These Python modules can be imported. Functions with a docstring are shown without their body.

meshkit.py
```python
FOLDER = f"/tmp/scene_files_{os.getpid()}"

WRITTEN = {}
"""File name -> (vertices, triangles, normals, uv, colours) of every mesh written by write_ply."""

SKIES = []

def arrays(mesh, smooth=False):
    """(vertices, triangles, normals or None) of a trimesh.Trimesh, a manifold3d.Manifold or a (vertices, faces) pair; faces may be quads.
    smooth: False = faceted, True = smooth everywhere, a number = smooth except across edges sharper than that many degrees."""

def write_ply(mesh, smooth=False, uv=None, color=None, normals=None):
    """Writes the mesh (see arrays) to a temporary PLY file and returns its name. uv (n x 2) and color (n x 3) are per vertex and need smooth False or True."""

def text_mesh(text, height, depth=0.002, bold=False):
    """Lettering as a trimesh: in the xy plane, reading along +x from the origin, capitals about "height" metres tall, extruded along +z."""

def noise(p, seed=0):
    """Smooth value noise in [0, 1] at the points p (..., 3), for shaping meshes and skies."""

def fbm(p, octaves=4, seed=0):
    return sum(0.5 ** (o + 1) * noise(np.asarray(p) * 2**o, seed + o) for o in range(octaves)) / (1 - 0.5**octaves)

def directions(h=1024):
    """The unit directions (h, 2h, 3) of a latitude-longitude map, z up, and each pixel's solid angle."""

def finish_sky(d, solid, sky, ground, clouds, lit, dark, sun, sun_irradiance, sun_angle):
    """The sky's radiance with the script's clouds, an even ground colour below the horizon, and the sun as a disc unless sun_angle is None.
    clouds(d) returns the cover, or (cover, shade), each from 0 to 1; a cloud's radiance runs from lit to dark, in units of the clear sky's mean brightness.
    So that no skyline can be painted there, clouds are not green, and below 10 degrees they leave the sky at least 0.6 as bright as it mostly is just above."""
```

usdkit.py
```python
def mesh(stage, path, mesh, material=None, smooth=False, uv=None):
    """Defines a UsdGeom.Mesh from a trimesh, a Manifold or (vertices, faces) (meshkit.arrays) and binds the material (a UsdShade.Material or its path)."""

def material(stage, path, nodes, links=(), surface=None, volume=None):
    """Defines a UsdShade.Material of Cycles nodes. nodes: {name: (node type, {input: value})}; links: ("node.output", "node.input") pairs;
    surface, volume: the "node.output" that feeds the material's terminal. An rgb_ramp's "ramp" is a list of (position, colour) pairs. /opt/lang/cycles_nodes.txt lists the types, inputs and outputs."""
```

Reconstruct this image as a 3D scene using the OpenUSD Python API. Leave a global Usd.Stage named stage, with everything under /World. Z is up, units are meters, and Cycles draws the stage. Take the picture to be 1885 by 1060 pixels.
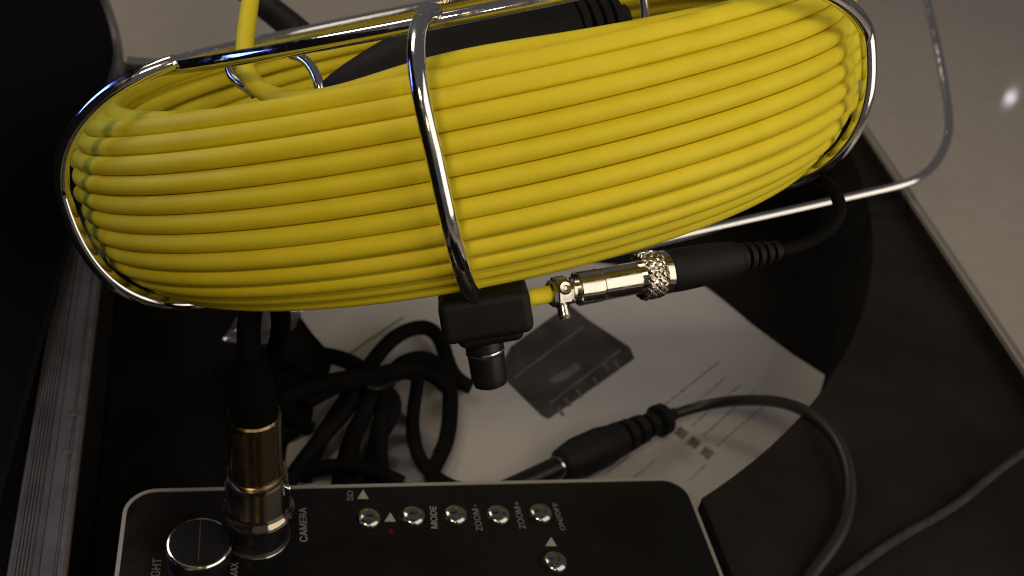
import math, random
import numpy as np, trimesh, usdkit, meshkit
import manifold3d as m3
from shapely.geometry import Polygon, Point, LineString
from pxr import Usd, UsdGeom, UsdLux, UsdShade, Gf, Sdf, Vt

stage = Usd.Stage.CreateInMemory()
UsdGeom.SetStageUpAxis(stage, UsdGeom.Tokens.z)
UsdGeom.SetStageMetersPerUnit(stage, 1.0)
UsdGeom.Xform.Define(stage, '/World')
UsdGeom.Scope.Define(stage, '/World/Looks')
rng = np.random.default_rng(7)
V = lambda *a: np.array(a, float)
def unit(v):
    v = np.asarray(v, float); return v / np.linalg.norm(v)

# ------------------------------------------------------------------ camera
FPX, CX, CY = 2000.0, 942.5, 530.0                  # focal length and centre of the 1885 x 1060 photograph
CAM = V(0, 0, 0.43134)
_Y = unit(V(-456, 1627, -FPX))
_b = -348 - .022 * 279
_x = -(FPX ** 2 + 1627 * _b) / (-456 + 1627 * .022)
_X = unit(V(_x, _b + .022 * _x, -FPX))
_Z = np.cross(_X, _Y)
ROT = np.array([_X, _Y, _Z])                        # camera axes -> world
cam = UsdGeom.Camera.Define(stage, '/World/camera')
M = np.eye(4); M[:3, :3] = ROT.T; M[3, :3] = CAM
cam.AddTransformOp().Set(Gf.Matrix4d(*M.ravel().tolist()))
cam.CreateHorizontalApertureAttr(36.0)
cam.CreateVerticalApertureAttr(36.0 * 576 / 1024)
cam.CreateFocalLengthAttr(36.0 * FPX / 1885)
cam.CreateClippingRangeAttr(Gf.Vec2f(0.01, 100))
cam.CreateFStopAttr(15.0)
cam.CreateFocusDistanceAttr(0.36)
cam.CreateExposureAttr(-0.05)

def ray(px, py):
    return ROT @ V((px - CX) / FPX, (CY - py) / FPX, -1)
def at(px, py, z):                                  # the point of the level plane z that stands there
    r = ray(px, py); return CAM + r * (z - CAM[2]) / r[2]
def dep(px, py, d):
    return CAM + ray(px, py) * d

# ------------------------------------------------------------------ lamps
def aim(prim, pos, target):
    z = unit(V(*pos) - V(*target)); x = unit(np.cross(V(0, 0, 1) if abs(z[2]) < .98 else V(0, 1, 0), z)); y = np.cross(z, x)
    m = np.eye(4); m[0, :3], m[1, :3], m[2, :3], m[3, :3] = x, y, z, pos
    UsdGeom.Xformable(prim).AddTransformOp().Set(Gf.Matrix4d(*m.ravel().tolist()))
def rect_lamp(name, pos, target, w, h, intensity, color):
    l = UsdLux.RectLight.Define(stage, '/World/' + name)
    l.CreateWidthAttr(w); l.CreateHeightAttr(h); l.CreateIntensityAttr(intensity); l.CreateColorAttr(Gf.Vec3f(*color))
    aim(l, pos, target); return l
def disk_lamp(name, pos, target, r, intensity, color):
    l = UsdLux.DiskLight.Define(stage, '/World/' + name)
    l.CreateRadiusAttr(r); l.CreateIntensityAttr(intensity); l.CreateColorAttr(Gf.Vec3f(*color))
    aim(l, pos, target); return l
rect_lamp('key_lamp', (0.90, -0.27, 0.78), (0.15, 0.38, 0.21), 1.25, 1.25, 1.75, (1.0, .87, .72))
disk_lamp('added_warm_fill', (-0.60, -0.60, 1.45), (0.15, 0.45, 0.1), 0.15, 31.0, (1.0, .79, .52))  # added lamp, no source seen there; warms the right of the sheet
disk_lamp('amber_lamp', (0.03, -0.56, 0.80), (0.03, 0.3, 0.1), 0.045, 34.0, (1.0, .68, .28))
rect_lamp('added_floor_fill', (-1.0, 1.5, 1.7), (-0.1, 0.8, 0), 0.9, 0.9, 4.8, (1.0, .88, .66))  # added unseen panel that brightens the floor at upper left
rect_lamp('monitor_glow', (-0.150, 0.39, 0.225), (0.02, 0.43, 0.20), 0.10, 0.15, 9.0, (.13, .22, 1.0))
dm = UsdLux.DomeLight.Define(stage, '/World/room_ambient'); dm.CreateIntensityAttr(.026); dm.CreateColorAttr(Gf.Vec3f(1.0, .93, .95))
_fp = at(1860, 180, -.03); _rd = unit(ray(1860, 180))
_lp = _fp + V(_rd[0], _rd[1], -_rd[2]) * 2.6         # where the lamp mirrored in the floor hangs
for dx, dy in ((0, 0), (-1.3, .5), (-2.6, 1.0), (-.9, -1.1), (-2.2, -.7)):
    disk_lamp('downlight_%d' % len([c for c in stage.GetPrimAtPath('/World').GetChildren()]), tuple(_lp + V(dx, dy, 0)), tuple(_fp + V(dx, dy, 0) * .2), 0.017, 6.0, (.96, .93, 1.0))

# ------------------------------------------------------------------ materials
def mat(name, color, rough=.5, metal=0, bump=None, var=None, smudge=None, **kw):
    p = {'base_color': color, 'roughness': rough, 'metallic': metal}; p.update(kw)
    n = {'p': ('principled_bsdf', p)}; L = []
    if var or bump or smudge: n['tc'] = ('texture_coordinate', {})
    if var:                                          # (scale, colour a, colour b)
        n['vn'] = ('noise_texture', {'scale': var[0], 'detail': 5.0, 'roughness': .6})
        n['vr'] = ('rgb_ramp', {'ramp': [(.3, var[1]), (.7, var[2])]})
        L += [('tc.object', 'vn.vector'), ('vn.fac', 'vr.fac'), ('vr.color', 'p.base_color')]
    if smudge:                                       # (scale, least roughness, most roughness)
        n['sn'] = ('noise_texture', {'scale': smudge[0], 'detail': 6.0, 'roughness': .65, 'distortion': .6})
        n['sm'] = ('map_range', {'from_min': .42, 'from_max': .72, 'to_min': smudge[1], 'to_max': smudge[2], 'clamp': True})
        L += [('tc.object', 'sn.vector'), ('sn.fac', 'sm.value'), ('sm.result', 'p.roughness')]
    if bump:                                         # (scale, distance)
        n['bn'] = ('noise_texture', {'scale': bump[0], 'detail': 4.0})
        n['bb'] = ('bump', {'strength': .6, 'distance': bump[1]})
        L += [('tc.object', 'bn.vector'), ('bn.fac', 'bb.height'), ('bb.normal', 'p.normal')]
    return usdkit.material(stage, '/World/Looks/' + name, n, L, surface='p.BSDF')
K = {}
K['yellow'] = mat('yellow_sheath', (.75, .645, .026), .55, bump=(900, .00010), var=(60, (.72, .61, .022), (.78, .67, .032)), specular_ior_level=.22)
K['chrome'] = mat('chrome', (.74, .73, .72), .07, 1, bump=(260, .00006), smudge=(140, .05, .26))
K['amber_chrome'] = mat('amber_reflection_chrome', (.20, .155, .085), .3, 1, smudge=(160, .2, .4))  # chrome coloured amber for the coil reflected in the barrel
K['dimmed_chrome'] = mat('dark_reflection_chrome', (.40, .34, .27), .14, 1, smudge=(150, .10, .28))  # chrome coloured dark and warm for what the coupling ring reflects
K['button'] = mat('button_chrome', (.38, .38, .38), .15, 1, bump=(300, .0001))
K['nickel'] = mat('nickel', (.66, .62, .56), .17, 1, smudge=(200, .12, .3))
K['rubber'] = mat('black_rubber', (.008, .0078, .008), .6, specular_ior_level=.18, bump=(700, .0001), var=(50, (.005, .005, .005), (.012, .0115, .012)))
K['cable'] = mat('cable_sheath', (.006, .006, .007), .7, bump=(400, .0001), var=(40, (.003, .003, .0035), (.007, .0067, .0075)), specular_ior_level=.06)
K['lead'] = mat('plug_lead_sheath', (.014, .0122, .013), .42, bump=(400, .0001))
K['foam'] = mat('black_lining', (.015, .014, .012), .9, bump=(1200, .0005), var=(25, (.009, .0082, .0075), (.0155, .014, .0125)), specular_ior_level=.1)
K['pit_shaded'] = mat('shaded_recess_lining', (.009, .0085, .008), .95, bump=(900, .0006), var=(25, (.006, .0055, .005), (.012, .011, .010)), specular_ior_level=.08)  # lining darkened in colour for the shade inside the recess
K['lidfoam'] = mat('lid_lining', (.006, .006, .007), .9, bump=(1200, .0004), specular_ior_level=.1)
K['plastic'] = mat('black_plastic', (.008, .008, .009), .35, specular_ior_level=.3, bump=(300, .00008))
K['face'] = mat('face_plate_gloss', (.007, .0065, .0065), .25, var=(12, (.005, .005, .005), (.010, .008, .008)), bump=(800, .00003), smudge=(60, .2, .4), specular_ior_level=.25)
K['trim'] = mat('silver_trim', (.52, .50, .46), .38, .7)
K['alu_shaded'] = mat('aluminium_shaded', (.16, .155, .155), .45, .5, var=(70, (.11, .105, .105), (.19, .18, .18)), bump=(500, .0001))  # aluminium darkened in colour because the left rim is less lit
K['worn'] = mat('worn_corner_metal', (.2, .2, .2), .4, .6, var=(55, (.03, .03, .035), (.42, .41, .40)), bump=(120, .0008))
K['paper'] = mat('paper', (.41, .40, .415), .75, bump=(90, .0004), var=(9, (.385, .375, .385), (.435, .425, .435)))  # white greyed and cooled in colour for the shade on the sheet
K['ink'] = mat('ink', (.10, .095, .09), .7, var=(300, (.05, .05, .05), (.22, .21, .20)))
K['photo_dark'] = mat('printed_dark', (.028, .027, .026), .5, var=(45, (.014, .014, .014), (.06, .057, .054)))
K['photo_mid'] = mat('printed_grey', (.10, .097, .094), .55, var=(40, (.06, .06, .057), (.14, .135, .13)))
K['label'] = mat('label_print', (.27, .255, .24), .5)
K['labeldim'] = mat('label_print_dim', (.17, .16, .15), .5)
K['faint'] = mat('faint_line', (.05, .047, .044), .5)
K['bright'] = mat('aluminium_lit', (.42, .40, .38), .4, .5, bump=(500, .0001))  # same aluminium, lightened in colour for the lit right rim
K['cord'] = mat('grey_cord', (.06, .057, .054), .85, bump=(900, .0006), var=(200, (.008, .008, .008), (.03, .028, .026)))
K['shaded_rubber'] = mat('shade_darkened_rubber', (.0022, .0022, .0022), .8, specular_ior_level=.05, bump=(700, .0001))  # rubber darkened in colour for the shade around the plug boot
K['hole'] = mat('dark_hole', (.01, .01, .01), .8)
K['film'] = usdkit.material(stage, '/World/Looks/clear_film', {
    't': ('transparent_bsdf', {'color': (.92, .92, .94)}), 'g': ('glossy_bsdf', {'roughness': .12, 'color': (.95, .95, 1)}),
    'd': ('diffuse_bsdf', {'color': (.5, .5, .55)}), 'f': ('fresnel', {'IOR': 1.5}), 'm': ('mix_closure', {}), 'm2': ('mix_closure', {'fac': .08})},
    [('f.fac', 'm.fac'), ('t.BSDF', 'm.closure1'), ('g.BSDF', 'm.closure2'), ('m.closure', 'm2.closure1'), ('d.BSDF', 'm2.closure2')], surface='m2.closure')
K['led'] = usdkit.material(stage, '/World/Looks/red_led', {'e': ('emission', {'color': (1, .03, .04), 'strength': .06})}, surface='e.emission')
K['floor'] = usdkit.material(stage, '/World/Looks/floor_tile', {
    'tc': ('texture_coordinate', {}), 'n1': ('noise_texture', {'scale': 2.2, 'detail': 6.0, 'distortion': .8}), 'n2': ('noise_texture', {'scale': 60, 'detail': 5.0}),
    'r1': ('rgb_ramp', {'ramp': [(.3, (.325, .300, .280)), (.7, (.345, .320, .299))]}), 'r2': ('rgb_ramp', {'ramp': [(.35, (.93, .93, .93)), (.65, (1, 1, 1))]}),
    'mx': ('mix_color', {'blend_type': 'multiply', 'fac': 1.0}), 'b': ('bump', {'strength': .2, 'distance': .0006}),
    'p': ('principled_bsdf', {'roughness': .055, 'specular_ior_level': .5})},
    [('tc.object', 'n1.vector'), ('tc.object', 'n2.vector'), ('n1.fac', 'r1.fac'), ('n2.fac', 'r2.fac'), ('r1.color', 'mx.a'), ('r2.color', 'mx.b'),
     ('mx.result', 'p.base_color')], surface='p.BSDF')

# ------------------------------------------------------------------ scene helpers
used = {}
def free(parent, name):
    k = (parent, name); n = used.get(k, -1) + 1; used[k] = n
    return name if n == 0 else '%s_%03d' % (name, n)
def tag(prim, label=None, cat=None, group=None, kind=None):
    for k, v in (('label', label), ('category', cat), ('group', group), ('kind', kind)):
        if v: prim.SetCustomDataByKey(k, v)
    return prim
def thing(name, label, cat, loc=(0, 0, 0), group=None):
    p = '/World/' + free('/World', name)
    x = UsdGeom.Xform.Define(stage, p); x.AddTranslateOp().Set(Gf.Vec3d(*map(float, loc)))
    ORG[p] = V(*loc)
    return tag(x.GetPrim(), label, cat, group)
ORG = {}
def obj(name, mesh, material, parent=None, smooth=40, label=None, cat=None, group=None, kind=None):
    par = str(parent.GetPath()) if parent else '/World'
    p = par + '/' + free(par, name)
    v, f, _ = meshkit.arrays(mesh)
    o = ORG.get('/'.join(p.split('/')[:3]), V(0, 0, 0)) if parent else V(0, 0, 0)
    m = usdkit.mesh(stage, p, trimesh.Trimesh(v - o, f, process=False), K[material], smooth=smooth)
    return tag(m.GetPrim(), label, cat, group, kind)

def smooth_path(pts, n=80):
    pts = np.asarray(pts, float)
    from scipy.interpolate import CubicSpline
    s = np.r_[0, np.cumsum(np.maximum(np.linalg.norm(np.diff(pts, axis=0), axis=1), 1e-6) ** .6)]
    return CubicSpline(s, pts)(np.linspace(0, s[-1], n))
def tube(path, r, sides=14, cap=True, closed=False):
    P = np.asarray(path, float); n = len(P); r = np.broadcast_to(r, (n,)).astype(float)
    if closed: T = np.roll(P, -1, 0) - np.roll(P, 1, 0)
    else: T = np.gradient(P, axis=0)
    T /= np.linalg.norm(T, axis=1)[:, None]
    N = np.zeros_like(P)
    a = V(0, 0, 1) if abs(T[0][2]) < .9 else V(1, 0, 0)
    N[0] = unit(a - T[0] * (a @ T[0]))
    for i in range(1, n):
        v = N[i - 1] - T[i] * (N[i - 1] @ T[i]); N[i] = unit(v)
    B = np.cross(T, N)
    if closed:                                       # undo the twist left over at the seam
        e = N[-1] - T[0] * (N[-1] @ T[0]); ang = math.atan2(e @ B[0], e @ N[0])
        w = -ang * np.arange(n) / n
        N, B = N * np.cos(w)[:, None] + B * np.sin(w)[:, None], B * np.cos(w)[:, None] - N * np.sin(w)[:, None]
    t = np.linspace(0, 2 * np.pi, sides, endpoint=False)
    R = P[:, None] + r[:, None, None] * (np.cos(t)[None, :, None] * N[:, None] + np.sin(t)[None, :, None] * B[:, None])
    v = R.reshape(-1, 3); f = []
    m = n if closed else n - 1
    i = np.arange(m)[:, None]; j = np.arange(sides)[None]
    a_, b_ = i * sides + j, i * sides + (j + 1) % sides
    c_, d_ = ((i + 1) % n) * sides + (j + 1) % sides, ((i + 1) % n) * sides + j
    f = np.concatenate([np.stack([a_, b_, c_], -1).reshape(-1, 3), np.stack([a_, c_, d_], -1).reshape(-1, 3)])
    if cap and not closed:
        k = len(v); v = np.vstack([v, P[0], P[-1]])
        jj = np.arange(sides)
        f = np.vstack([f, np.stack([(jj + 1) % sides, jj, np.full(sides, k)], -1), np.stack([(n - 1) * sides + jj, (n - 1) * sides + (jj + 1) % sides, np.full(sides, k + 1)], -1)])
    return trimesh.Trimesh(v, f, process=False)
def lathe(profile, origin, axis, sides=40):
    """profile: (radius, height along the axis) from bottom to top, closed with caps."""
    axis = unit(axis); a = unit(np.cross(axis, V(0, 0, 1) if abs(axis[2]) < .9 else V(0, 1, 0))); b = np.cross(axis, a)
    t = np.linspace(0, 2 * np.pi, sides, endpoint=False)
    prof = [(1e-6, profile[0][1])] + list(profile) + [(1e-6, profile[-1][1])]
    v = np.concatenate([[V(*origin) + axis * h + r * (math.cos(x) * a + math.sin(x) * b) for x in t] for r, h in prof])
    f = []
    for i in range(len(prof) - 1):
        for j in range(sides):
            p, q = i * sides + j, i * sides + (j + 1) % sides
            f += [(p, q, q + sides), (p, q + sides, p + sides)]
    return trimesh.Trimesh(v, f, process=False)
def rounded_rect(x0, y0, x1, y1, r, n=10):
    return Polygon([(x0 + r, y0 + r), (x1 - r, y0 + r), (x1 - r, y1 - r), (x0 + r, y1 - r)]).buffer(r, quad_segs=n)
def prism(poly, z0, z1, ch=0.0):
    """extrusion with a chamfered top edge"""
    if ch <= 0:
        m = trimesh.creation.extrude_polygon(poly, z1 - z0); m.apply_translation((0, 0, z0)); return m
    steps = 3; parts = [trimesh.creation.extrude_polygon(poly, z1 - z0 - ch)]
    parts[0].apply_translation((0, 0, z0))
    o = np.array(poly.exterior.coords)[:-1]
    base = np.array(poly.exterior.coords)[:-1]
    c = V(*poly.centroid.coords[0])
    rings = [(base, z1 - ch)]
    for s in range(1, steps + 1):
        a = s / steps * math.pi / 2
        inset = ch * (1 - math.cos(a)); z = z1 - ch + ch * math.sin(a)
        nx = np.roll(base, -1, 0) - np.roll(base, 1, 0); nx /= np.linalg.norm(nx, axis=1)[:, None]
        nrm = np.stack([nx[:, 1], -nx[:, 0]], 1)
        if ((base - c) * nrm).sum() > 0: nrm = -nrm
        rings.append((base + nrm * inset, z))
    n = len(base); v = np.concatenate([np.c_[r, np.full(n, z)] for r, z in rings])
    f = []
    ccw = poly.exterior.is_ccw
    for i in range(len(rings) - 1):
        for j in range(n):
            p, q = i * n + j, i * n + (j + 1) % n
            t2 = [(p, q, q + n), (p, q + n, p + n)]
            f += t2 if ccw else [x[::-1] for x in t2]
    top = trimesh.creation.extrude_polygon(Polygon(rings[-1][0]), .00005); top.apply_translation((0, 0, z1 - .00005))
    return trimesh.util.concatenate(parts + [trimesh.Trimesh(v, f, process=False), top])
def hull_box(c, ex, ey, ez, hx, hy, hz, r):
    """rounded box about c with half sizes hx, hy, hz along the axes ex, ey, ez"""
    s = m3.Manifold.sphere(r, 20)
    pts = []
    for a in (-1, 1):
        for b in (-1, 1):
            for d in (-1, 1):
                pts.append(s.translate(tuple(V(a * (hx - r), b * (hy - r), d * (hz - r)))))
    h = m3.Manifold.batch_hull(pts); m = h.to_mesh()
    v = m.vert_properties[:, :3] @ np.array([ex, ey, ez]) + c
    return trimesh.Trimesh(v, m.tri_verts, process=False)
def box(x0, y0, z0, x1, y1, z1):
    b = trimesh.creation.box((x1 - x0, y1 - y0, z1 - z0)); b.apply_translation(((x0 + x1) / 2, (y0 + y1) / 2, (z0 + z1) / 2)); return b
def loft_y(section, a, b):
    """closed section of (x, z) points swept from point a to point b"""
    a, b = V(*a), V(*b); n = len(section)
    S = [(x, z) for x, z in section]
    v = np.array([V(a[0] + x, a[1], a[2] + z) for x, z in S] + [V(b[0] + x, b[1], b[2] + z) for x, z in S])
    f = [t for j in range(n) for t in ((j, (j + 1) % n, n + (j + 1) % n), (j, n + (j + 1) % n, n + j))]
    m = trimesh.Trimesh(v, f, process=False)
    cap = trimesh.creation.triangulate_polygon(Polygon(S), engine='earcut')
    cv, cf = cap; 
    A_ = trimesh.Trimesh(np.array([V(a[0] + p[0], a[1], a[2] + p[1]) for p in cv]), cf, process=False)
    B_ = trimesh.Trimesh(np.array([V(b[0] + p[0], b[1], b[2] + p[1]) for p in cv]), np.asarray(cf)[:, ::-1], process=False)
    return trimesh.util.concatenate([m, A_, B_])

# ------------------------------------------------------------------ setting: the floor
GZ = -.030
fl = box(-6, -4, GZ - .05, 8, 10, GZ)
obj('floor', fl, 'floor', smooth=False, kind='structure')

# ------------------------------------------------------------------ the open case
RZ = .090
case = thing('equipment_case', 'open black aluminium-edged carrying case that the reel and control box lie in', 'case', (.18, .35, GZ))
y0, y1 = -.12, .655
xl = lambda y: -.0620 - .040 * (y - .30)            # inner edge of the left rim
xr = lambda y: .4095 + .094 * (y - .37)             # inner edge of the right rim
# outer shell and lining
outer = Polygon([(xl(y0) - .020, y0), (xr(y0) + .008, y0), (xr(y1) + .008, y1 + .012), (xl(y1) - .020, y1 + .012)])
inner = Polygon([(xl(y0) - .0035, y0 + .006), (xr(y0) + .0015, y0 + .006), (xr(y1) + .0015, y1 - .002), (xl(y1) - .0035, y1 - .002)])
obj('shell', prism(outer, GZ + .001, -.012), 'plastic', case, smooth=False)
obj('side_wall', prism(outer.difference(inner), -.012, RZ - .0045), 'foam', case, smooth=False)
obj('foam_tray', prism(inner.buffer(-.001), -.0118, 0.0), 'pit_shaded', case, smooth=False, label='lining at the bottom of the round recess, its shade put into the colour')
# foam surround on the right with a round recess cut for the reel
FZ = .078
cp_ = np.array([at(x, y, FZ)[:2] for x, y in ((1606, 420), (1602, 500), (1586, 590), (1526, 698), (1470, 770), (1400, 837), (1280, 925))])
_A = np.c_[2 * cp_, np.ones(len(cp_))]; _c = np.linalg.lstsq(_A, (cp_ ** 2).sum(1), rcond=None)[0]
RCX, RCY, RCR = _c[0], _c[1], math.sqrt(_c[2] + _c[0] ** 2 + _c[1] ** 2)
None and print('recess', RCX, RCY, RCR, [round(float(np.hypot(*(q - _c[:2])) - RCR), 4) for q in cp_])
recess = Point(RCX, RCY).buffer(RCR, quad_segs=48)
sur = inner.buffer(-.0015).intersection(Polygon([(.2015, y0), (1, y0), (1, y1), (.2015, y1)])).difference(recess)
for g_ in getattr(sur, 'geoms', [sur]):
    if g_.area > 1e-4: obj('foam_surround', prism(g_, .0003, FZ), 'foam', case, smooth=False)
# left rim: ribbed extrusion
sec = [(0, -.004), (0, .0), (-.0012, .0008), (-.0030, .0008), (-.0034, .0002), (-.0040, .0002), (-.0044, .0010), (-.0088, .0010), (-.0094, -.0006), (-.0116, -.0006), (-.0122, .0006)]
x = -.0122
while x > -.0182:
    sec += [(x - .0004, .0012), (x - .0008, .0012), (x - .0011, .0006)]; x -= .0012
sec += [(-.0195, .0006), (-.0202, -.0004), (-.0202, -.004)]
obj('rim', loft_y(sec, (xl(y0), y0, RZ), (xl(y1), y1, RZ)), 'alu_shaded', case, smooth=False, label='wide ribbed aluminium rim along the left side of the case')
for (px, py) in ((136, 764), (124, 833)):
    p = at(px, py, RZ)
    obj('rivet', lathe([(.0022, .0006), (.0022, .0013), (.0013, .0015), (.0011, .0009)], (p[0], p[1], RZ), (0, 0, 1), 20), 'alu_shaded', case)
# right rim: narrow lip, groove, outer lip
sec = [(0, -.003), (0, 0), (.0011, .0), (.0013, -.0026), (.0042, -.0026), (.0045, .0006), (.0058, .0006), (.0062, -.001), (.0062, -.003)]
obj('rim', loft_y(sec, (xr(y0), y0, RZ), (xr(y1), y1, RZ)), 'bright', case, smooth=False, label='narrow grooved aluminium rim along the right side of the case')
fr = box(xl(y1) - .0, y1, RZ - .004, xr(y1), y1 + .010, RZ + .0005)
obj('rim', fr, 'alu_shaded', case, smooth=False)
# lid, swung open about the left rim
ang = math.radians(109); hx = lambda y: -.0865 + .022 * (y - .3)
du = V(-math.cos(math.pi - ang) , 0, math.sin(math.pi - ang)); dn = V(math.sin(math.pi - ang), 0, math.cos(math.pi - ang))
def lidpt(u, y, n): return V(hx(y), 0, RZ + .006) + du * u + dn * n + V(0, y, 0)
def lid_prism(poly, n0, n1, ch=0):
    m = prism(poly, n0, n1, ch); v = np.array(m.vertices)
    m.vertices = np.array([lidpt(a, b, c) for a, b, c in v]); return m
lidp = rounded_rect(0, y0 - .1, .43, y1 + .010, .035)
obj('lid_shell', lid_prism(lidp, -.032, .0), 'plastic', case, label='black lid of the case swung open at the left')
obj('lid_lining', lid_prism(lidp.buffer(-.006), .0, .0015), 'lidfoam', case, smooth=False)
hs = Polygon([(xl(y0) - .0206, y0), (xl(y1) - .0206, y1), (xl(y1) - .034, y1), (xl(y0) - .05, y0)])
obj('hinge_strip', prism(hs, GZ + .002, RZ - .001), 'lidfoam', case, smooth=False)
cornr = lidp.difference(lidp.buffer(-.009)).intersection(Polygon([(-.01, y1 - .09), (.44, y1 - .09), (.44, y1 + .05), (-.01, y1 + .05)]))
obj('corner_guard', lid_prism(cornr, -.034, .004), 'worn', case, label='scuffed metal edging on the far end of the lid')

# ------------------------------------------------------------------ the reel: frame of the coil
SC = .49 / .46
P0 = CAM + (V(.0939, .3862, .1936) - CAM) * SC
AX = unit(V(-.2683, .4040, .8745))
hB = np.array([.0527, .0471, .0410, .0357, .0300, .0243, .0182, .0127, .0076, .0021, -.0043, -.0133]) * SC
rB = np.array([.1445, .1494, .1526, .1542, .1548, .1550, .1549, .1545, .1535, .1513, .1468, .1356]) * SC
E2 = unit(V(*(P0 - CAM)) - AX * ((P0 - CAM) @ AX))  # away from the viewer, in the plane of the coil
E1 = np.cross(E2, AX)                                # to the right
def cyl(az, r, h):
    a = math.radians(az); return P0 + E1 * (r * math.cos(a)) + E2 * (r * math.sin(a)) + AX * h   # az 270 = near side
RR = .00338
_s = np.r_[0, np.cumsum(np.hypot(np.diff(hB), np.diff(rB)))]; _q = (np.arange(12) + .5) / 12 * _s[-1]
hT = np.interp(_q, _s, hB); rT = np.interp(_q, _s, rB) - RR * .75

rod = thing('push_rod', 'thick yellow push rod wound in a coil inside the chrome wire cage', 'cable', P0 - AX * .03)
def winding(hs, rs, seam, wob=.0006, seed=1, steps=150, tilt=0.0, ta=90.0, bulge=0.0):
    """one continuous rod: level turns that step to the next one at the azimuth seam"""
    g = np.random.default_rng(seed); pts = []
    n = len(hs)
    ph = g.uniform(0, 6.28, (n, 3)); am = g.normal(0, wob, (n, 3))
    for k in range(n):
        for i in range(steps):
            t = i / steps; az = seam + 360 * t
            q = np.clip((t - .86) / .14, 0, 1); q = q * q * (3 - 2 * q)
            k2 = min(k + 1, n - 1)
            w = sum(am[k, j] * math.sin((j + 1) * math.radians(az) + ph[k, j]) for j in range(3)) * (1 - q)
            w += q * sum(am[k2, j] * math.sin((j + 1) * math.radians(az) + ph[k2, j]) for j in range(3))
            h = hs[k] * (1 - q) + hs[k2] * q; r = rs[k] * (1 - q) + rs[k2] * q
            b = np.clip((math.sin(math.radians(az)) + .42) / .25, 0, 1); w += bulge * (.84 + .16 * math.cos(math.radians(az))) * b * b * (3 - 2 * b)
            pts.append(cyl(az, r + w, h + w * .25 + tilt * math.cos(math.radians(az - ta))))
    return np.array(pts)
obj('winding', tube(winding(hT, rT, 75, .0002, 3), RR, 14), 'yellow', rod, True, label='outer layer of the coil, a dozen level turns')
hi = np.linspace(hT[0] - .002, hT[-1] + .004, 10); ri = np.interp(hi, hT[::-1], rT[::-1]) - .0056
obj('winding', tube(winding(hi, ri, 100, .0009, 5, tilt=.002, bulge=.0125), RR, 12), 'yellow', rod, True)
hi2 = np.linspace(hT[0] - .003, hT[-1] + .004, 10); ri2 = np.interp(hi2, hT[::-1], rT[::-1]) - .0118
obj('winding', tube(winding(hi2, ri2, 60, .0012, 9, tilt=.004), RR, 12), 'yellow', rod, True)
hi3 = np.linspace(hT[0] - .003, hT[-1] + .008, 9); ri3 = np.interp(hi3, hT[::-1], rT[::-1]) - .018
obj('winding', tube(winding(hi3, ri3, 80, .0014, 19, tilt=.006), RR, 12), 'yellow', rod, True)
# loose turns, higher at the back
obj('loose_turn', tube(winding([.0525, .0560, .0590], [.1490, .1455, .1410], 80, .0010, 12, tilt=.0085), RR, 12), 'yellow', rod, True)

# free end rising through the top ring
fe = [cyl(352, .1425, .0500), cyl(335, .1435, .0515), cyl(318, .1440, .0530), cyl(300, .1440, .0545), cyl(284, .1440, .0560), cyl(268, .1437, .0570)]
fe += [dep(620, 176, .349), dep(540, 183, .362), dep(485, 168, .378), dep(455, 130, .392), dep(451, 80, .402), dep(458, 20, .41), dep(466, -60, .42)]
obj('free_end', tube(smooth_path(fe, 70), RR, 14), 'yellow', rod, True, label='end of the rod bending up through the top ring of the cage')

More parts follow.
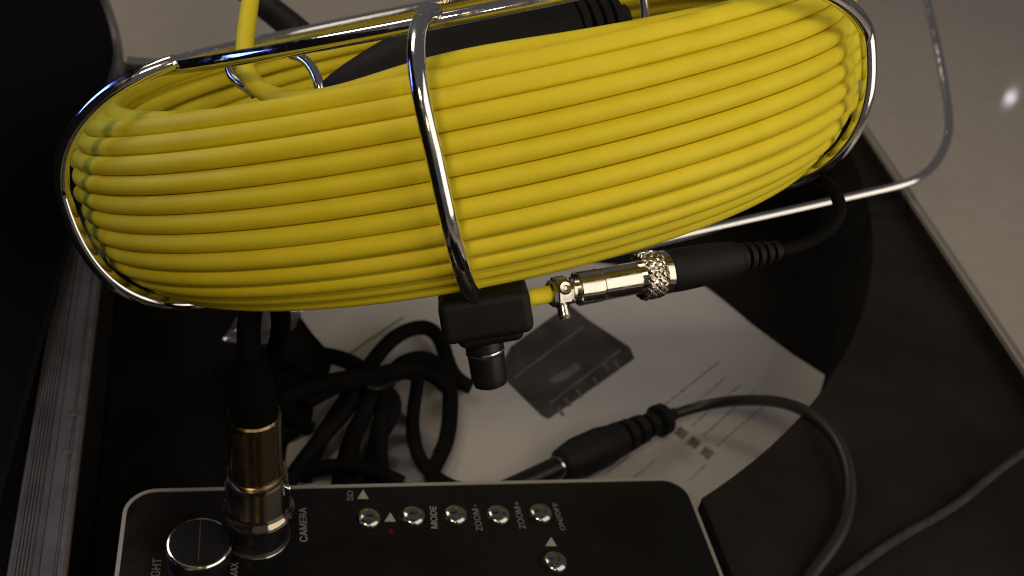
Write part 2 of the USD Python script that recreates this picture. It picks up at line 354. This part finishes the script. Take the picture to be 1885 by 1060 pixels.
# ------------------------------------------------------------------ wire cage
cage = thing('wire_cage', 'chrome wire cage with a top ring that holds the yellow coil', 'cable reel', P0 - AX * .035)
WR = .0026
HT, RHO, SH = .0700, .1335, .0079
HBt = -.0206
ring = np.array([cyl(a, RHO, HT) + E1 * SH for a in np.linspace(0, 360, 160, endpoint=False)])
obj('top_ring', tube(ring, WR, 16, closed=True), 'chrome', cage, True)
ring = np.array([cyl(a, .1166, HBt) for a in np.linspace(0, 360, 120, endpoint=False)])
obj('bottom_ring', tube(ring, WR, 12, closed=True), 'chrome', cage, True)
def cwire(az0, az1, t0=0.0, rc=.1743, ex=.785, hm=.0341, er=.1166, n=90):
    pts = []
    for t in np.linspace(t0, 1, n):
        a = math.pi / 2 - t * math.pi
        c, q = math.cos(a), math.sin(a); w = min(1, abs(c) ** ex)
        rr = RHO if t < .5 else er
        h = hm + ((HT + .003 - hm) if q > 0 else (hm - HBt)) * np.sign(q) * abs(q) ** ex
        pts.append(cyl(az0 + (az1 - az0) * min(1, 2 * t), rr + (rc - rr) * w, h) + E1 * SH * (1 - w if t < .5 else 0))
    return np.array(pts)
for a0, a1, t0 in ((228.7, 212.5, .055), (265.1, 266.3, 0), (287.8, 328.4, 0)):
    obj('retainer_wire', tube(cwire(a0, a1, t0), WR * 1.08, 16), 'chrome', cage, True)
obj('retainer_wire', tube(cwire(88, 90), WR * 1.08, 12), 'chrome', cage, True)
# wires that hold the coil from inside
for pts in ([dep(424, 118, .40), dep(428, 140, .398), dep(446, 156, .396), dep(470, 175, .395)], [dep(535, 100, .40), dep(560, 110, .398), dep(578, 132, .396), dep(590, 170, .395)], [dep(1180, -30, .46), dep(1186, 10, .46), dep(1190, 70, .455)]):
    obj('inner_wire', tube(smooth_path(pts, 24), .0019, 12), 'chrome', cage, True)
# stand: a wire loop behind the coil, its foot across the case
st = [dep(950, 510, .668), dep(1100, 470, .678), dep(1300, 423, .692), dep(1480, 383, .705), dep(1600, 356, .714), dep(1660, 341, .720), dep(1700, 322, .728), dep(1730, 288, .742), dep(1746, 240, .760), dep(1742, 180, .778), dep(1728, 100, .80), dep(1706, 0, .83), dep(1684, -100, .86)]
obj('stand_loop', tube(smooth_path(st, 110), .0031, 14), 'chrome', cage, True, label='wire stand loop reaching over the right rim of the case')
# handle grip rising behind the top ring
obj('handle_grip', tube(smooth_path([dep(400, -70, .66), dep(470, -5, .64), dep(520, 35, .62), dep(560, 70, .60)], 20), .0078, 16), 'rubber', cage, True, label='black handle grip behind the top ring')
# clamp block at the foot of the front wire, with its knob
bc = dep(893, 570, .365)
ex = unit(E1 * 1 + AX * -.04); ez = unit(AX - ex * (AX @ ex)); ey = np.cross(ez, ex)
blk = hull_box(bc, ex, ey, ez, .0152, .011, .0074, .003)
obj('clamp_block', blk, 'rubber', cage, 35)
obj('clamp_block', hull_box(bc - ez * .0055 + ex * .0005, ex, ey, ez, .0112, .009, .0048, .003), 'rubber', cage, 35)
kn = bc - ez * .0090 - ex * .0022
obj('knob', lathe([(.0062, .0), (.0066, .002), (.0066, .0045), (.0058, .0052), (.0058, .0058), (.0063, .0065), (.0063, .0150), (.0056, .0175), (.0035, .0185)], kn, -ez, 36), 'plastic', cage, 30, label='glossy black knob under the clamp block')
obj('knob_band', lathe([(.0067, .0048), (.00675, .0052), (.0067, .0056)], kn, -ez, 36), 'nickel', cage, 30)

# ------------------------------------------------------------------ connector joined to the rod
c0, c1 = dep(975, 548, .372), dep(1430, 462, .405)
con = thing('cable_connector', 'silver screw connector with a knurled ring and black boot below the coil', 'connector', c0)
ca = unit(c1 - c0); L = lambda px: (px - 975) / (1430 - 975) * np.linalg.norm(c1 - c0)
def seg(name, prof, material, sides=40, sm=30, label=None):
    return obj(name, lathe([(r, L(x)) for x, r in prof], c0, ca, sides), material, con, sm, label)
seg('rod_end', [(960, .0030), (1014, .0030)], 'yellow', label='short yellow end of the rod entering the connector')
seg('clamp_ferrule', [(1008, .0038), (1010, .0047), (1016, .0049), (1017, .0056), (1036, .0056), (1037, .0050), (1042, .0048)], 'nickel', 8, False)
seg('neck', [(1040, .0038), (1044, .0048), (1047, .0048), (1048, .0036), (1056, .0036)], 'nickel')
seg('barrel', [(1054, .0054), (1056, .0061), (1093, .0061), (1094, .0057), (1096, .0057), (1097, .0059), (1166, .0059)], 'nickel')
# screws on the ferrule
side = unit(np.cross(ca, CAM - c0)); tow = np.cross(side, ca); tow = tow if tow @ (CAM - c0) > 0 else -tow
down = -unit(AX - ca * (AX @ ca))
for d_, hgt in ((unit(tow * .92 + down * -.18), .0066), (unit(down * 1 + tow * .35), .0095)):
    obj('screw', lathe([(.0019, .004), (.0022, hgt - .0014), (.0024, hgt - .0008), (.0020, hgt), (.0010, hgt - .0001), (.0008, hgt - .0007)], c0 + ca * L(1026), d_, 18), 'nickel', con, 30)
# knurled ring: diamonds cut into the cylinder
def knurl(x0_, x1_, r, depth=.0005, nu=216, nv=54):
    a = ca; b = unit(np.cross(a, V(0, 0, 1))); c = np.cross(a, b)
    v = []; hs = np.linspace(L(x0_), L(x1_), nv)
    for h in hs:
        for t in np.linspace(0, 2 * np.pi, nu, endpoint=False):
            s = (h - hs[0]) / r
            k1 = abs(((t * 18 / (2 * np.pi) + s * 2.9) % 1) - .5) * 2; k2 = abs(((t * 18 / (2 * np.pi) - s * 2.9) % 1) - .5) * 2
            edge = min(1, min(h - hs[0], hs[-1] - h) / .0008)
            q = r - depth * max(1 - k1 * 1.6, 1 - k2 * 1.6, 0) - (1 - edge) * .0007
            v.append(c0 + a * h + q * (math.cos(t) * b + math.sin(t) * c))
    f = []
    for i in range(nv - 1):
        for j in range(nu):
            p, q = i * nu + j, i * nu + (j + 1) % nu
            f += [(p, q, q + nu), (p, q + nu, p + nu)]
    k = len(v); v += [c0 + a * hs[0], c0 + a * hs[-1]]
    f += [((j + 1) % nu, j, k) for j in range(nu)] + [((nv - 1) * nu + j, (nv - 1) * nu + (j + 1) % nu, k + 1) for j in range(nu)]
    return trimesh.Trimesh(np.array(v), f, process=False)
obj('knurled_ring', knurl(1166, 1202, .0088), 'nickel', con, 25)
seg('collar', [(1202, .0076), (1204, .0080), (1215, .0080), (1217, .0074)], 'nickel')
seg('boot', [(1216, .0070), (1219, .0077), (1240, .0079), (1300, .0076), (1345, .0066), (1352, .0058)], 'rubber')
for k in range(5):
    x = 1352 + k * 17
    seg('boot_rib', [(x, .0032), (x + 1, .0056 - k * .0004), (x + 10, .0055 - k * .0004), (x + 11, .0030)], 'rubber', 28)
seg('boot_core', [(1350, .0034), (1436, .0028)], 'rubber', 20)
ld = [c0 + ca * L(1430), dep(1480, 450, .41), dep(1530, 418, .415), dep(1546, 385, .42), dep(1534, 350, .425), dep(1490, 325, .44), dep(1400, 330, .46), dep(1300, 370, .48)]
obj('lead', tube(smooth_path(ld, 50), .0026, 12), 'cable', con, True)

# ------------------------------------------------------------------ black plug lying inside the coil
pl = thing('ribbed_plug', 'dark ribbed plug body lying inside the ring of the cage', 'plug', dep(850, 110, .45))
a0, a1 = dep(572, 160, .43), dep(1125, 22, .46)
ax_ = unit(a1 - a0); LL = np.linalg.norm(a1 - a0)
n = 40; prof = []
for t in np.linspace(0, 1, n):
    r = .0185 * min(1, (max(t, .0) / .42) ** .62 + .02) if t < .42 else .0185 - (.0045 * max(0, t - .8) / .2)
    prof.append((r, t * LL * .86))
obj('body', lathe(prof, a0 + AX * -.004, ax_, 40), 'rubber', pl, 40)
for k in range(4):
    h = LL * (.865 + .04 * k)
    obj('rib', lathe([(.006, h - .0005), (.0150 - .001 * k, h), (.0150 - .001 * k, h + LL * .024), (.006, h + LL * .0245)], a0 + AX * -.004, ax_, 28), 'rubber', pl, 30)
obj('core', lathe([(.0068, LL * .85), (.0060, LL * 1.05)], a0 + AX * -.004, ax_, 24), 'rubber', pl, 30)

# ------------------------------------------------------------------ control box
PZ = .075
b0, b1 = at(243, 903, PZ), at(1254, 879, PZ)
bx0, bx1, by1 = -.0455, .1985, at(700, 892, PZ)[1]; by0 = by1 - .16
cb = thing('control_box', 'black control box with a silver-edged panel, labelled buttons and light knob', 'control box', ((bx0 + bx1) / 2, by1 - .08, 0))
full = rounded_rect(bx0, by0, bx1, by1, .0125)
obj('housing', prism(full.buffer(.0004), .002, PZ - .0022), 'plastic', cb, 30)
obj('silver_edge', prism(full.buffer(.0002).difference(full.buffer(-.0013)), PZ - .0022, PZ + .0004), 'trim', cb, 30)
obj('face_plate', prism(full.buffer(-.0013), PZ - .0022, PZ), 'face', cb, 30)
def ptext(s, p_start, p_end, hpx, material='label', bold=False):
    a, b = at(*p_start, PZ), at(*p_end, PZ)
    m = meshkit.text_mesh(s, 1.0, .08, bold); v = np.array(m.vertices)
    w = v[:, 0].max() - v[:, 0].min(); hh = v[:, 1].max() - v[:, 1].min()
    d = (b - a)[:2]; ln = np.linalg.norm(d); d = d / ln; u = V(-d[1], d[0])
    hm = hpx * .000236
    X = a[0] + d[0] * (v[:, 0] - v[:, 0].min()) / w * ln + u[0] * (v[:, 1] - v[:, 1].min()) / hh * hm
    Y = a[1] + d[1] * (v[:, 0] - v[:, 0].min()) / w * ln + u[1] * (v[:, 1] - v[:, 1].min()) / hh * hm
    m.vertices = np.c_[X, Y, PZ + .0001 + v[:, 2] / .08 * .00012]
    obj('lettering', m, material, cb, False)
ptext('CAMERA', (566, 997), (564, 935), 13)
ptext('SD', (650, 922), (650, 904), 11, 'labeldim')
ptext('MODE', (806, 973), (803, 932), 12)
ptext('ZOOM-', (889, 977), (879, 929), 12, 'labeldim')
ptext('ZOOM+', (968, 973), (955, 924), 12, 'labeldim')
ptext('ON/OFF', (1042, 976), (1026, 925), 11, 'labeldim')
ptext('LIGHT', (292, 1078), (298, 1028), 14, 'labeldim')
ptext('MAX', (437, 1064), (439, 1036), 12, 'labeldim')
def tri(px, py, w=21, h=17):
    a, b, c = at(px - w / 2, py + h / 2, PZ), at(px + w / 2, py + h / 2, PZ), at(px + .5, py - h / 2, PZ)
    obj('arrow_mark', prism(Polygon([a[:2], b[:2], c[:2]]), PZ + .0001, PZ + .00022), 'label', cb, False)
tri(668, 910); tri(718, 952); tri(1014, 997)
for (px, py) in ((678, 953), (760, 949), (838, 947), (917, 947), (995, 944), (1022, 1034)):
    p = at(px, py, PZ + .001); r = .0052
    b = obj('button', lathe([(r * 1.0, 0.0), (r * 1.0, .0011), (r * .93, .0018), (r * .75, .0024), (r * .5, .0028), (r * .2, .0030), (r * .02, .00302)], (p[0], p[1], PZ), (0, 0, 1), 36), 'button', cb, 50)
    obj('bezel', lathe([(r * 1.16, .0), (r * 1.16, .0005), (r * 1.03, .0006)], (p[0], p[1], PZ), (0, 0, 1), 36), 'face', b, 30)
p = at(720, 978, PZ)
obj('indicator_light', lathe([(.0011, 0), (.0011, .0003), (.0006, .0006)], (p[0], p[1], PZ), (0, 0, 1), 16), 'led', cb, 30, label='small dim red indicator light')
# knob for the light
kp = at(367, 998, PZ + .009); kp[2] = PZ
kb = obj('light_knob', lathe([(.0120, .0), (.0118, .0080), (.0114, .0086), (.0112, .0089), (.0060, .0090)], kp, (0, 0, 1), 60), 'plastic', cb, 30)
obj('chrome_rim', lathe([(.01195, .0070), (.0124, .0076), (.0124, .0084), (.0119, .0089), (.0113, .0090), (.0112, .0080)], kp, (0, 0, 1), 60), 'chrome', kb, 30)
obj('pointer_line', box(kp[0] - .0002, kp[1] - .009, PZ + .0090, kp[0] + .0002, kp[1] + .0105, PZ + .00913), 'faint', kb, False)
a, b = at(397, 976, PZ), at(409, 969, PZ)
obj('scale_mark', tube([a + V(0, 0, .0003), b + V(0, 0, .0003)], .0004, 8), 'label', cb)
# socket flange
sp = at(474, 978, PZ + .002); sp[2] = PZ
obj('camera_socket', lathe([(.0128, 0), (.0128, .0012), (.0120, .0020), (.0118, .0024), (.0098, .0025), (.0096, .0150)], sp, (0, 0, 1), 50), 'plastic', cb, 30)
obj('socket_rim', lathe([(.01285, .0004), (.0131, .0008), (.01285, .0012)], sp, (0, 0, 1), 60), 'nickel', cb, 30)

# ------------------------------------------------------------------ plug standing in the camera socket
cp = thing('camera_plug', 'chrome round plug standing upright in the camera socket of the control box', 'plug', sp)
pu = unit(V(-.055, .06, 1))
pb = sp + V(0, 0, .0150)
obj('coupling_ring', lathe([(.0112, -.0010), (.0132, .0), (.0142, .0010), (.0141, .0017), (.0136, .0026), (.0129, .0035), (.0124, .0046), (.0122, .0060), (.0120, .0190), (.0115, .0205), (.0100, .0208)], pb, pu, 60), 'dimmed_chrome', cp, 35)
obj('barrel', lathe([(.0104, .0206), (.0104, .0212), (.0099, .0216), (.0099, .0500), (.0092, .0508)], pb, pu, 50), 'amber_chrome', cp, 35)
for a in (0.4,):
    d_ = unit(V(math.cos(-a), math.sin(-a), 0))
    obj('lug', lathe([(.0012, .011), (.0012, .0132), (.0008, .0138)], pb + pu * .017, d_, 14), 'chrome', cp, 30)
obj('boot', lathe([(.0088, .0505), (.0086, .060), (.0070, .068), (.0052, .077)], pb, pu, 30), 'shaded_rubber', cp, 30)
bt = pb + pu * .074
obj('lead', tube(smooth_path([bt, bt + V(-.001, .010, .012), bt + V(.004, .035, .006), bt + V(.012, .06, -.03), bt + V(.010, .085, -.09), bt + V(.03, .10, -.135)], 40), .0042, 12), 'shaded_rubber', cp, True)

# ------------------------------------------------------------------ manual lying on the tray
def sheet(pix, z, amp, seed, thick=.0004, step=.006, clip=None):
    P = [at(x, y, z)[:2] for x, y in pix]; poly = Polygon(P).buffer(0)
    if clip is not None: poly = poly.intersection(clip)
    m = trimesh.creation.extrude_polygon(poly, thick)
    v, f = trimesh.remesh.subdivide_to_size(m.vertices, m.faces, step * 1.6)
    w = meshkit.noise(np.c_[v[:, 0] * 14, v[:, 1] * 14, np.zeros(len(v))], seed)
    v[:, 2] += z + amp * w
    return trimesh.Trimesh(v, f, process=True), poly
def sheet_z(xy, z, amp, seed, thick=.0004):
    xy = np.atleast_2d(xy); return z + thick + amp * meshkit.noise(np.c_[xy[:, 0] * 14, xy[:, 1] * 14, np.zeros(len(xy))], seed)
man = thing('instruction_sheet', 'white printed instruction sheet lying flat on the case lining', 'paper', at(1000, 750, 0))
out = [(556, 540), (553, 590), (575, 622), (612, 664), (600, 720), (560, 770), (528, 830), (520, 900), (560, 960), (1252, 1000), (1300, 990), (1400, 930), (1500, 840), (1560, 720), (1527, 700), (1455, 655), (1378, 600), (1304, 538), (1250, 500), (900, 470)]
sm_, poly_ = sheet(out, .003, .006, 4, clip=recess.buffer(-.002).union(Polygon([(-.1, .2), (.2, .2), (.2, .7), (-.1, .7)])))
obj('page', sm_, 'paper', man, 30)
def mark(pix, material, name, lift=.0002, label=None):
    P = np.array([at(x, y, .006)[:2] for x, y in pix]); m = trimesh.creation.extrude_polygon(Polygon(P).buffer(0), .00008)
    v, f = trimesh.remesh.subdivide_to_size(m.vertices, m.faces, .008)
    v[:, 2] += sheet_z(v[:, :2], .003, .006, 4) + lift
    return obj(name, trimesh.Trimesh(v, f, process=True), material, man, 30, label)
mark([(940, 640), (1048, 560), (1085, 590), (1160, 640), (1168, 660), (1010, 770), (998, 764), (932, 700), (926, 668)], 'photo_dark', 'printed_picture', label='dark printed picture of a case')
def line(a, b, w, material, name, lift=.0004):
    a, b = V(*a), V(*b); d = unit(b - a); q = V(-d[1], d[0]) * w / 2
    mark([tuple(a + q), tuple(b + q), tuple(b - q), tuple(a - q)], material, name, lift)
line((946, 696), (1074, 602), 4, 'photo_mid', 'picture_line'); line((1012, 742), (1142, 644), 4, 'photo_mid', 'picture_line')
for x, y in ((1110, 668), (1092, 694), (1062, 716), (1040, 732), (1028, 750), (1130, 664)):
    line((x, y), (x + 10, y + 14), 5, 'photo_mid', 'picture_line')
mark([(1010, 700), (1060, 668), (1072, 676), (1040, 700), (1018, 706)], 'photo_mid', 'picture_patch', .0004)
for x, y in ((1254, 797), (1277, 815), (1301, 834)):
    mark([(x - 14, y), (x - 2, y - 12), (x + 14, y), (x + 2, y + 12)], 'ink', 'bullet_square')
g = random.Random(5)
def text_row(a, b, w):                                # a row of print too small to read
    a, b = V(*a), V(*b); L_ = np.linalg.norm(b - a); d = (b - a) / L_; t = 0; polys = []
    while t < L_:
        l = g.uniform(3, 11); p, q = a + d * t, a + d * min(t + l, L_)
        ww = w * g.uniform(.55, 1)
        A_, B_ = at(*p, .0045)[:2], at(*q, .0045)[:2]
        polys.append(LineString([A_, B_]).buffer(ww * .00012, cap_style=2)); t += l + g.uniform(1.5, 4)
    ms = []
    for po in polys:
        m = trimesh.creation.extrude_polygon(po, .00008); v = np.array(m.vertices); v[:, 2] += sheet_z(v[:, :2], .003, .006, 4) + .0003; m.vertices = v; ms.append(m)
    obj('print_row', trimesh.util.concatenate(ms), 'ink', man, False)
for a, b, w in (((1224, 748), (1322, 672), 3.2), ((1268, 756), (1335, 700), 2.6), ((1272, 788), (1362, 714), 2.8), ((1292, 808), (1390, 722), 3), ((1318, 826), (1415, 744), 3), ((1112, 876), (1156, 842), 3), ((1166, 880), (1206, 848), 3), ((1268, 886), (1300, 856), 2)):
    text_row(a, b, w)
line((642, 655), (742, 588), 1.6, 'photo_mid', 'fold_line')

# ------------------------------------------------------------------ bundle of black cable
cab = thing('power_cable', 'bundle of black power cable looped up on the white sheet', 'cable', at(680, 760, 0))
def strand(pts, r=.0034, n=60, mt='cable', parent=None, name='cable_loop', label=None):
    return obj(name, tube(smooth_path([at(x, y, z) for x, y, z in pts], n), r, 12), mt, parent or cab, True, label)
strand([(560, 880, .012), (596, 800, .016), (640, 730, .02), (672, 684, .022), (705, 642, .022), (744, 611, .020), (786, 604, .018), (808, 622, .017), (821, 656, .016), (836, 690, .015), (866, 712, .012)], .0045)
strand([(625, 895, .014), (640, 830, .02), (668, 765, .024), (705, 715, .026), (737, 672, .024), (773, 660, .02), (800, 668, .018), (823, 698, .016), (829, 742, .014), (820, 815, .012), (798, 862, .012), (790, 900, .010)], .0045)
strand([(700, 720, .03), (730, 690, .03), (766, 694, .024), (766, 722, .018), (760, 768, .016), (763, 815, .016), (782, 858, .016), (812, 885, .012), (850, 900, .01)], .0037)
strand([(512, 696, .02), (548, 664, .024), (590, 654, .027), (640, 665, .028), (682, 690, .028), (710, 722, .026), (704, 770, .022), (690, 830, .018), (683, 900, .014)], .0045)
strand([(660, 690, .032), (648, 740, .03), (600, 797, .024), (550, 860, .018), (520, 905, .012)], .0043)
strand([(690, 700, .034), (676, 745, .032), (654, 800, .026), (640, 860, .02), (650, 905, .012)], .0043)
strand([(715, 720, .03), (700, 790, .026), (700, 850, .02), (704, 900, .012)], .0041)
strand([(540, 870, .014), (590, 862, .02), (640, 858, .026), (690, 868, .022), (740, 890, .016)], .0041)
strand([(470, 770, .02), (500, 745, .03), (560, 720, .036), (620, 700, .038), (690, 690, .036), (760, 680, .028), (830, 720, .014)], .0045)
strand([(560, 740, .03), (610, 715, .034), (660, 705, .036), (720, 730, .03), (722, 760, .026), (700, 800, .02)], .0043)
strand([(400, 700, .012), (450, 672, .02), (510, 690, .024), (560, 740, .02), (540, 790, .012), (470, 800, .012), (430, 760, .012), (440, 700, .022), (500, 660, .03), (570, 690, .026)], .0048)
obj('cable_tie', tube(smooth_path([at(668, 700, .03), at(690, 716, .040), at(716, 708, .036), at(712, 690, .02)], 20), .0016, 8), 'plastic', cab, True)

# ------------------------------------------------------------------ plug of the control box lead
dc = thing('barrel_plug', 'black moulded plug with ribbed strain relief lying on the printed sheet', 'plug', at(1085, 830, 0))
d0, d1 = at(955, 893, .020), at(1236, 764, .020)
da = unit(d1 - d0); DL = np.linalg.norm(d1 - d0); D_ = lambda t: t * DL
def dseg(name, prof, material, sides=32, label=None):
    return obj(name, lathe([(r, D_(t)) for t, r in prof], d0, da, sides), material, dc, 30, label)
dseg('socket_end', [(-.15, .0052), (-.14, .0058), (.225, .0060), (.235, .0054)], 'plastic')
dseg('contact_ring', [(.23, .0054), (.232, .0060), (.248, .0060), (.25, .0054)], 'nickel')
dseg('body', [(.25, .0074), (.26, .0088), (.36, .0112), (.52, .0112), (.585, .0098), (.64, .0096), (.645, .0086)], 'rubber')
for t, r in ((.662, .0092), (.742, .0084), (.822, .0070), (.895, .0094)):
    dseg('strain_rib', [(t, .0045), (t + .004, r), (t + .052, r * .97), (t + .056, .0042)], 'rubber')
dseg('core', [(.63, .0056), (1.02, .0036)], 'rubber')
obj('lead', tube(smooth_path([d0 + da * D_(.97), at(1290, 748, .024), at(1340, 739, .034), at(1400, 737, .052), at(1450, 744, .070), at(1500, 768, .082), at(1540, 810, .086), at(1562, 870, .085), at(1562, 930, .083), at(1545, 985, .082), at(1515, 1030, .081), at(1480, 1080, .0812)], 90), .0031, 14), 'lead', dc, True)

# ------------------------------------------------------------------ small things
def film(name, pix, z, amp, seed, label, cat, sc=60):
    m, _ = sheet(pix, z, 0, seed, .00015, .002)
    v = np.array(m.vertices)
    v[:, 2] += amp * meshkit.noise(np.c_[v[:, 0] * sc, v[:, 1] * sc, np.full(len(v), .5)], seed) + amp * .4 * meshkit.noise(np.c_[v[:, 0] * sc * 3, v[:, 1] * sc * 3, np.full(len(v), 1.5)], seed + 1)
    m.vertices = v
    obj(name, m, 'film', None, 25, label, cat)
film('clear_bag', [(700, 768), (730, 760), (790, 815), (800, 885), (770, 915), (694, 915), (686, 850)], .009, .007, 8, 'crumpled clear plastic bag glinting beside the black cable loops', 'bag', 38)
film('plastic_scrap', [(408, 640), (452, 585), (520, 580), (556, 592), (540, 622), (505, 645), (450, 655)], .02, .01, 3, 'thin clear plastic wrapping on the dark lining below the coil', 'wrapping')
obj('lanyard', tube(smooth_path([at(1950, 780, .096), at(1885, 832, .090), at(1830, 872, .084), at(1770, 922, .081), at(1700, 965, .0805), at(1640, 1000, .0805), at(1570, 1050, .0805), at(1520, 1090, .0805)], 60), .0021, 10), 'cord', None, True, 'thin grey cord crossing the lower right corner of the case', 'cord')
